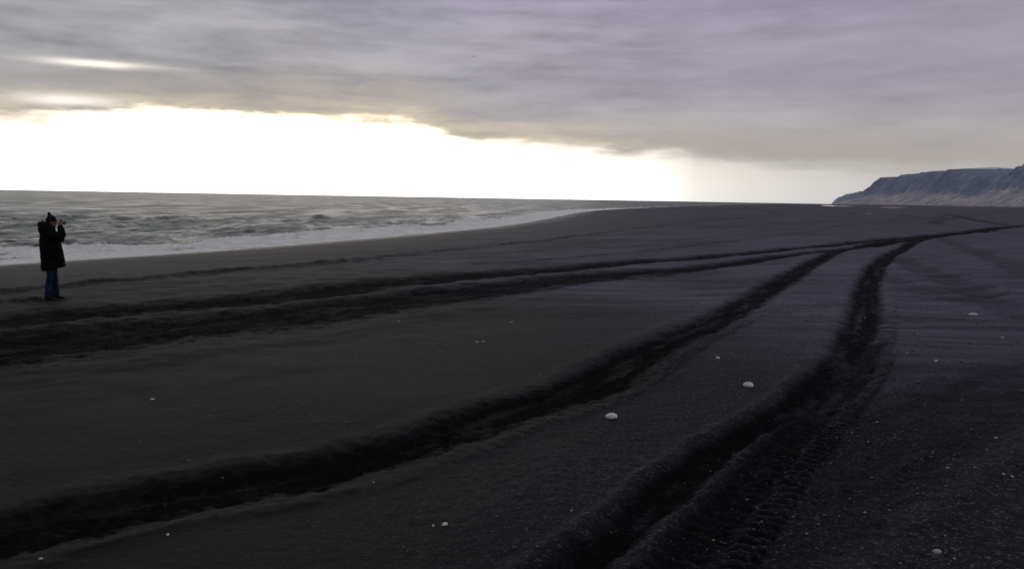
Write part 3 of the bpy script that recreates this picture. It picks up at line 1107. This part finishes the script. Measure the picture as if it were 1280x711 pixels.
# fur hood lying on the shoulders
bm = bmesh.new()
tube(bm, [(-.10, 0, 1.34), (-.14, 0, 1.42), (-.135, 0, 1.50), (-.10, 0, 1.56)], [(.14, .07), (.16, .09), (.14, .075), (.08, .04)], 18)
for k in range(15):
    a = k / 14 * PI * 1.3 + PI * .35
    rr_ = .15
    ball(bm, Vector((-.035 + .15 * math.cos(a), .155 * math.sin(a), 1.455 + .055 * -math.cos(a))), (.052, .052, .058), 1)
hood = fuse('fur_hood', bm, .010, FUR, person, .012, 45, 1, 7)
fv = hood.data
bm = bmesh.new()
fr = random.Random(4)
nv = len(fv.vertices)
for k in range(1500):
    v = fv.vertices[fr.randrange(nv)]
    p = v.co
    d = (v.normal + Vector((fr.uniform(-.5, .5), fr.uniform(-.5, .5), fr.uniform(-.5, .5)))).normalized()
    s = d.orthogonal().normalized() * .0035
    a_, b_, c_ = bm.verts.new(p - s), bm.verts.new(p + s), bm.verts.new(p + d * fr.uniform(.02, .042))
    bm.faces.new((a_, b_, c_))
o = plain('fur_hairs', bm, FUR, hood)
o['kind'] = 'stuff'
# knitted hat with bobble, pulled over the ears
bm = bmesh.new()
tube(bm, [HC + Vector((.002, 0, .018)), HC + Vector((-.002, 0, .04)), HC + Vector((-.008, 0, .085)), HC + Vector((-.018, 0, .125)), HC + Vector((-.026, 0, .148))],
     [(.088, .106), (.092, .110), (.082, .098), (.05, .058), (.02, .022)], 28)
hat = fuse('knitted_hat', bm, .008, KNIT, person, .003, 60, 2, 9)
bm = bmesh.new()
for k in range(26):
    a = k / 26 * 2 * PI
    tube(bm, [HC + Vector((.002 + .109 * math.cos(a), .091 * math.sin(a), .012)), HC + Vector((.001 + .112 * math.cos(a), .094 * math.sin(a), .045))], [.0075, .0075], 6)
plain('hat_brim', bm, KNIT, hat)
bm = bmesh.new()
ball(bm, HC + Vector((-.034, 0, .166)), (.034, .034, .030), 3)
for v in bm.verts:
    v.co += (v.co - (HC + Vector((-.034, 0, .172)))).normalized() * random.uniform(-.006, .008)
plain('bobble', bm, KNIT, hat)
# jeans
bm = bmesh.new()
tube(bm, [(0, 0, .82), (0, 0, .90), (0, 0, .98)], [(.155, .115), (.165, .125), (.15, .115)], 20)
for s in (-1, 1):
    L = [Vector(p) for p in legs[s]]
    L[-1].z = .075
    tube(bm, L, [.100, .095, .078, .078, .082], 18)
fuse('jeans', bm, .009, DENIM, person, .006, 14, 2, 5)
for s in (-1, 1):
    an = Vector(legs[s][-1])
    yaw = .10 * s
    bm = bmesh.new()
    tube(bm, [an + Vector((0, 0, .09)), an + Vector((0, 0, .02)), an + Vector((-.005, 0, -.05))], [.055, .055, .052], 14)
    fwd = Vector((math.cos(yaw), math.sin(yaw), 0))
    q = [an + fwd * a + Vector((0, 0, z)) for a, z in ((-.085, -.045), (-.05, -.035), (.02, -.030), (.09, -.042), (.15, -.052), (.185, -.058))]
    tube(bm, q, [(.030, .022), (.040, .040), (.042, .045), (.046, .034), (.040, .026), (.018, .014)], 14)
    bt = fuse('boot', bm, .008, BOOT, person, 0, 1, 2)
    bm = bmesh.new()
    q = [an + fwd * a + Vector((0, 0, -.076)) for a in (-.095, -.06, .0, .08, .15, .195)]
    tube(bm, q, [(.028, .012), (.043, .013), (.040, .013), (.049, .013), (.043, .013), (.018, .012)], 14)
    plain('sole', bm, CAMM, bt)

# the camera held at the eye: its own thing
camo = bpy.data.objects.new('handheld_camera', None)
COL.objects.link(camo)
MW = Matrix.LocRotScale(person.location, person.rotation_euler, person.scale)
camo.location = MW @ Vector((.232, 0, 1.545))
camo.rotation_euler = person.rotation_euler
camo.scale = person.scale
camo['label'] = 'small black camera held up to the eye by the person in the parka'
camo['category'] = 'camera'
bm = bmesh.new()
bmesh.ops.create_cube(bm, size=1, matrix=Matrix.Diagonal((.045, .128, .076, 1)))
bmesh.ops.bevel(bm, geom=bm.edges[:], offset=.008, segments=3, affect='EDGES')
bodyc = plain('camera_body', bm, CAMM, camo)
bm = bmesh.new()
bmesh.ops.create_cube(bm, size=1, matrix=Matrix.Translation((-.002, 0, .050)) @ Matrix.Diagonal((.042, .045, .028, 1)))
bmesh.ops.bevel(bm, geom=bm.edges[:], offset=.006, segments=2, affect='EDGES')
plain('viewfinder', bm, CAMM, camo)
bm = bmesh.new()
tube(bm, [(.02, 0, -.002), (.05, 0, -.002), (.052, 0, -.002), (.085, 0, -.002)], [.033, .033, .030, .031], 24)
ln = plain('lens', bm, CAMM, camo)
bm = bmesh.new()
tube(bm, [(.083, 0, -.002), (.088, 0, -.002)], [.025, .020], 24)
plain('glass', bm, LENS, ln)

# ------------------------------------------------------------------ gull
def seabird(px, py, dist):
    d = ray(px, py)
    o = bpy.data.objects.new('seabird', None)
    COL.objects.link(o)
    o.location = Vector((0, 0, EYE)) + d * dist
    o.rotation_euler = (0, .25, .4)
    o['label'] = 'tiny dark seabird gliding high under the grey clouds'
    o['category'] = 'bird'
    m = cloth('bird_feather', (.10, .10, .11), (.16, .16, .17), 10)
    bm = bmesh.new()
    tube(bm, [(-.22, 0, 0), (-.12, 0, .01), (0, 0, .01), (.12, 0, .02), (.17, 0, .035), (.20, 0, .03)], [(.05, .01), (.045, .035), (.06, .055), (.04, .04), (.028, .03), (.006, .006)], 10)
    plain('body', bm, m, o)
    for s in (-1, 1):
        bm = bmesh.new()
        tube(bm, [(.03, s * .03, .03), (.06, s * .22, .09), (.0, s * .42, .07), (-.10, s * .6, .02)], [(.07, .014), (.065, .010), (.045, .006), (.008, .003)], 8, up=Vector((1, 0, 0)))
        plain('wing', bm, m, o)


seabird(592, 71, 190)

# ------------------------------------------------------------------ haze: one closed box of even thin air
bm = bmesh.new()
bmesh.ops.create_cube(bm, size=1, matrix=Matrix.Translation((0, 0, 245)) @ Matrix.Diagonal((18600, 18600, 520, 1)))
me = bpy.data.meshes.new('haze')
bm.to_mesh(me)
bm.free()
hz = bpy.data.objects.new('haze', me)
COL.objects.link(hz)
hz['kind'] = 'stuff'
hm = bpy.data.materials.new('haze_air')
hm.use_nodes = True
H = NT(hm.node_tree)
for n in list(H.n):
    H.n.remove(n)
pv = H.new('ShaderNodeVolumePrincipled')
pv.inputs['Color'].default_value = (.72, .82, 1.0, 1)
pv.inputs['Density'].default_value = 3.5e-5
pv.inputs['Anisotropy'].default_value = 0
ho = H.new('ShaderNodeOutputMaterial')
H.l.new(pv.outputs[0], ho.inputs['Volume'])
me.materials.append(hm)
